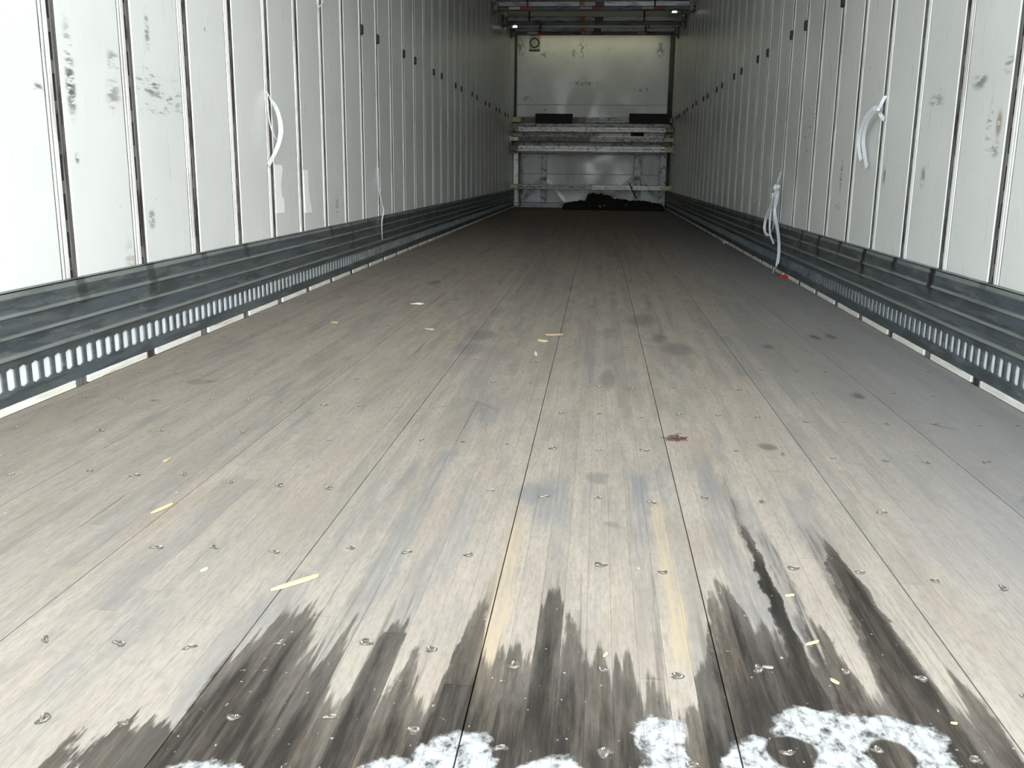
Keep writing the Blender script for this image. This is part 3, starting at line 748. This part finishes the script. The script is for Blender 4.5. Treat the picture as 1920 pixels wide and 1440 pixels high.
def strap_thing(lab, X, strands, knots=()):
    root = MB(); ribbon(root, strands[0], X)
    o = obj('webbing_strap', root, M_WEB); tag(o, lab, 'strap', 'white webbing straps')
    for s in strands[1:]:
        mb = MB(); ribbon(mb, s, X); obj('strap_tail', mb, M_WEB, o)
    for k in knots:
        mb = MB(); knot(mb, *k[:2], X, k[2], k[3], k[0]); obj('knot', mb, M_WEB, o, smooth=True)
strap_thing('white webbing strap bowed out from a left wall post, just above the taller white patch', XL,
    [[(499,172,.010,.9,.004),(504,180,.012,.6,.02),(508,187,.018,.4,.03),(518,203,.024,.1,.04),(524,222,.025,0,.045),(526.5,244,.023,-.3,.045),(523,267,.020,-.2,.04),(513,292,.024,.2,.025),(503.5,310,.026,.2,.008)],
     [(500,178,.008,1.0,.01),(502,195,.010,1.0,.02),(502.5,208,.011,.9,.025),(505,226,.010,1.0,.03),(511,249,.011,1.0,.035),(518.5,262,.011,1.0,.04)]])
strap_thing('thin white webbing strap hanging down the left wall over the scuff plate', XL,
    [[(708.8,314,.012,.9,.004),(710,336,.016,.8,.01),(711,351,.024,.5,.02),(714.7,374,.026,.3,.035),(718.8,394,.020,.9,.045),(715.8,415,.020,.9,.045),(715.6,432,.021,.8,.045),(716.6,449,.022,.7,.045)]])
strap_thing('short curled strap end at the top edge of the left wall', XL,
    [[(601,-8,.014,.5,.01),(604,0,.012,.7,.02),(604,6,.010,.9,.022),(600,12,.012,.6,.015),(596.5,15,.012,.5,.008)]])
strap_thing('white webbing strap tied in a knot high on the right wall with two long tails', XR,
    [[(1661.5,180,.010,.6,.004),(1657,186,.014,.4,.012),(1652.5,195,.015,.3,.02),(1647.5,204,.016,.2,.03),(1641,209.5,.012,.6,.035),(1635,215,.014,.5,.035),(1628,224,.018,.3,.035),(1622,242,.018,.2,.03),(1618.5,266,.020,.1,.025),(1621.5,294,.022,0,.02),(1625.5,313.5,.022,0,.018)],
     [(1647,203,.014,.4,.03),(1642,202,.016,.2,.035),(1636,205,.016,.2,.04),(1630,211.5,.015,.2,.04),(1623.5,220.5,.016,.3,.04),(1615.5,240,.016,.3,.035),(1610.8,262,.016,.3,.03),(1610.8,281,.016,.2,.025),(1614.5,300,.018,.1,.02)],
     [(1647,206,.012,.3,.03),(1650,213,.016,.2,.02),(1654,219,.018,0,.012),(1657.5,224,.018,0,.008)]], [(1647,205.5,.032,.013)])
strap_thing('white webbing strap knotted in a loop on the right wall, its tail reaching the floor', XR,
    [[(1456.5,352,.02,.4,.05),(1457.5,362,.030,.2,.055),(1455.5,378,.026,.4,.055),(1452.8,391,.014,.9,.055),(1453.2,405,.022,.5,.055),(1457.5,428,.030,.1,.055),(1460.2,452,.032,0,.055),(1460,478,.032,0,.055),(1457,496,.030,.1,.06),(1453.5,505,.028,.2,.08),(1449,509.5,.028,.2,.10)],
     [(1464.5,322,.010,.8,.004),(1461.5,332,.012,.7,.02),(1458.5,342,.016,.5,.035),(1456.5,350,.018,.4,.05)],
     [(1455,355,.02,.4,.05),(1453.5,366,.026,.3,.055),(1448,380,.026,.3,.055),(1441.5,396,.024,.4,.055),(1435,414,.020,.5,.055),(1433.5,430,.016,.7,.055),(1437,439,.016,.7,.055),(1443,440,.020,.6,.05),(1448,432,.016,.8,.05),(1450.5,420,.012,1.0,.05),(1451.5,404,.010,1.0,.05),(1453,385,.012,1.0,.05),(1455,362,.012,.9,.05)],
     [(1449,362,.012,.8,.05),(1447.5,385,.010,1.0,.048),(1444.5,405,.010,1.0,.048),(1443,425,.010,1.0,.048),(1444.5,440,.012,.8,.048),(1447.5,449,.012,.8,.048),(1451,457,.010,.9,.048)]],
    [(1454,352,.055,.030),(1459,350.5,.055,.020)])

# ---------------------------------------------------------------- white patches on the left wall
M_PATCH = plain('patch_white', (.93,.95,.95), .55, 0, .03, 6)
def patch(P, lab):
    pts = [on_x(380+x/3.6, 100+y/3.6, XL+.0012) for x, y in P]; n = len(pts)
    mb = MB().add([p+Vector((.0016,0,0)) for p in pts]+[p-Vector((.001,0,0)) for p in pts],
                  [tuple(range(n)), tuple(range(n, 2*n))[::-1]]+[(i,(i+1)%n,n+(i+1)%n,n+i) for i in range(n)])
    tag(obj('wall_patch', mb, M_PATCH), lab, 'patch', 'white patches on the left wall')
patch([(479,752),(520,753),(534,757),(537,792),(530,850),(527,885),(529,930),(535,972),(547,974),(551,1030),(551,1076),(525,1080),(497,1080),(490,1000),(486,900)], 'taller white patch with a notched edge stuck on the left wall, under the bowed strap')
patch([(676,788),(708,788),(712,850),(715,935),(722,985),(731,1030),(738,1074),(715,1077),(694,1076),(688,1000),(684,900)], 'narrower white patch with a faint tan smear, one panel further in than the notched one')

# ---------------------------------------------------------------- splinters and bits on the floor
M_STICK = plain('stick_pale', (.50,.43,.21), .6, 0, .12, 60); M_STICK2 = plain('stick_tan', (.40,.30,.17), .6, 0, .15, 60)
def splinter(a, b, wdt, th, lab, mat=M_STICK, taper=.5):
    A, B = on_floor(*a), on_floor(*b); d = (B-A); L = d.length; d.normalize(); s = Vector((-d.y, d.x, 0)); mb = MB(); vs_ = []
    prof = ((0,.08),(.12,.6),(.3,1),(.7,1),(.95,.75),(1,.25))
    for u, k in prof:
        p = A+d*L*u; wk = wdt*k/2
        wob = .04*wdt*math.sin(u*9)
        vs_ += [p+s*(wob-wk)+Vector((0,0,.0006)), p+s*(wob+wk)+Vector((0,0,.0006)), p+s*(wob+wk*.7)+Vector((0,0,th)), p+s*(wob-wk*.7)+Vector((0,0,th))]
    fs = [(3,2,1,0), tuple(len(vs_)-4+k for k in range(4))]
    for i in range(len(prof)-1):
        for k in range(4): fs.append((i*4+k, i*4+(k+1)%4, i*4+4+(k+1)%4, i*4+4+k))
    mb.add(vs_, fs); c = (A+B)/2
    mb.v = [(x-c.x, y-c.y, z) for x, y, z in mb.v]
    tag(obj('wood_splinter', mb, mat, None, (c.x, c.y, 0)), lab, 'splinter', 'wood splinters on the floor')
splinter((508,1109), (597,1081), .0085, .004, 'largest pale wood splinter, lying across a board seam in the left foreground')
splinter((283,964), (324,945.5), .007, .003, 'pale splinter beyond and left of the largest splinter', M_STICK)
splinter((306,867), (321,859), .008, .003, 'short dull splinter on the left boards beyond the two pale ones', M_STICK2)
splinter((376,1073), (389,1067), .0045, .003, 'small white splinter left of the largest splinter', M_PAPER)
splinter((1023,628.5), (1056,628), .018, .004, 'brown splinter lying crosswise mid floor above a pale chip', M_STICK2)
splinter((1009,638), (1025,641), .030, .004, 'pale flat wood chip mid floor, just below the crosswise brown splinter', M_STICK)
splinter((1004,660), (1005,667), .010, .003, 'tiny white splinter mid floor below the pale flat chip', M_PAPER)
splinter((796,617), (814,618.5), .018, .004, 'tan splinter on the left half of the mid floor', M_STICK2)
splinter((620,604.5), (633,606), .018, .004, 'faint tan splinter far left on the mid floor', M_STICK2)
splinter((1510,1211), (1535,1204), .0036, .003, 'pale splinter on the dark stain at right, near the white paint', M_STICK)
splinter((1472,1119), (1489,1117), .0036, .003, 'pale splinter at the upper edge of the dark stain, right side', M_STICK)
splinter((1131,1233), (1139,1226), .0036, .003, 'tiny pale splinter on the dark stain near its middle', M_STICK)
splinter((1429,1252), (1450,1254), .0036, .003, 'grey splinter lying by a screw on the dark stain', M_B3)
splinter((1556,1275), (1573,1284), .0045, .003, 'tan grey splinter on the dark stain just above the white paint at right', M_STICK2)
splinter((1782,1357), (1795,1358), .0036, .002, 'tiny pale splinter on the boards beyond the right end of the white paint', M_STICK)
crumple('white_scrap', 786, 571, .022, 'torn white scrap lying on the left mid floor', sq=(1.4,1,.25), seed=9)
crumple('white_scrap', 776, 571, .013, 'smaller torn scrap just left of the torn white scrap', sq=(1.5,1,.25), seed=12)
M_RED = plain('red_plastic', (.55,.03,.025), .4, 0, .1)
mb = MB()
p = [on_floor(1459,516.5), on_floor(1466,520.5), on_floor(1474,522), on_floor(1482,522.5)]
mb.bar(p[0]+Vector((0,0,.006)), p[1]+Vector((0,0,.008)), .012, .006, Vector((0,0,1)))
mb.bar(p[1]+Vector((0,0,.008)), p[3]+Vector((0,0,.010)), .030, .014, Vector((0,0,1)))
mb.bar(p[2]+Vector((-.01,.02,.004)), p[2]+Vector((.03,-.05,.018)), .016, .008, Vector((0,0,1)))
tag(obj('red_scrap', mb, M_RED), 'red plastic scrap on the floor below the hanging strap tail', 'scrap')
M_FUZZ = plain('red_fibre', (.085,.032,.026), .8, 0, .3, 200)
mb = MB(); c = on_floor(1268, 824)
for k in range(34):
    a = random.uniform(0, 6.28); r = random.uniform(0, .022); q0 = c+Vector((math.cos(a)*r*1.1, math.sin(a)*r*.9, .001+random.uniform(0,.004)))
    pts = [q0]
    for s in range(4): pts.append(pts[-1]+Vector((random.uniform(-.008,.008), random.uniform(-.008,.008), random.uniform(-.0015,.0015))))
    for v in pts: v.z = max(.0008, v.z)
    mb.tube(pts, .0007, 4)
tag(obj('fibre_tuft', mb, M_FUZZ), 'small tuft of reddish fibres lying on the floor by a board seam', 'tuft')
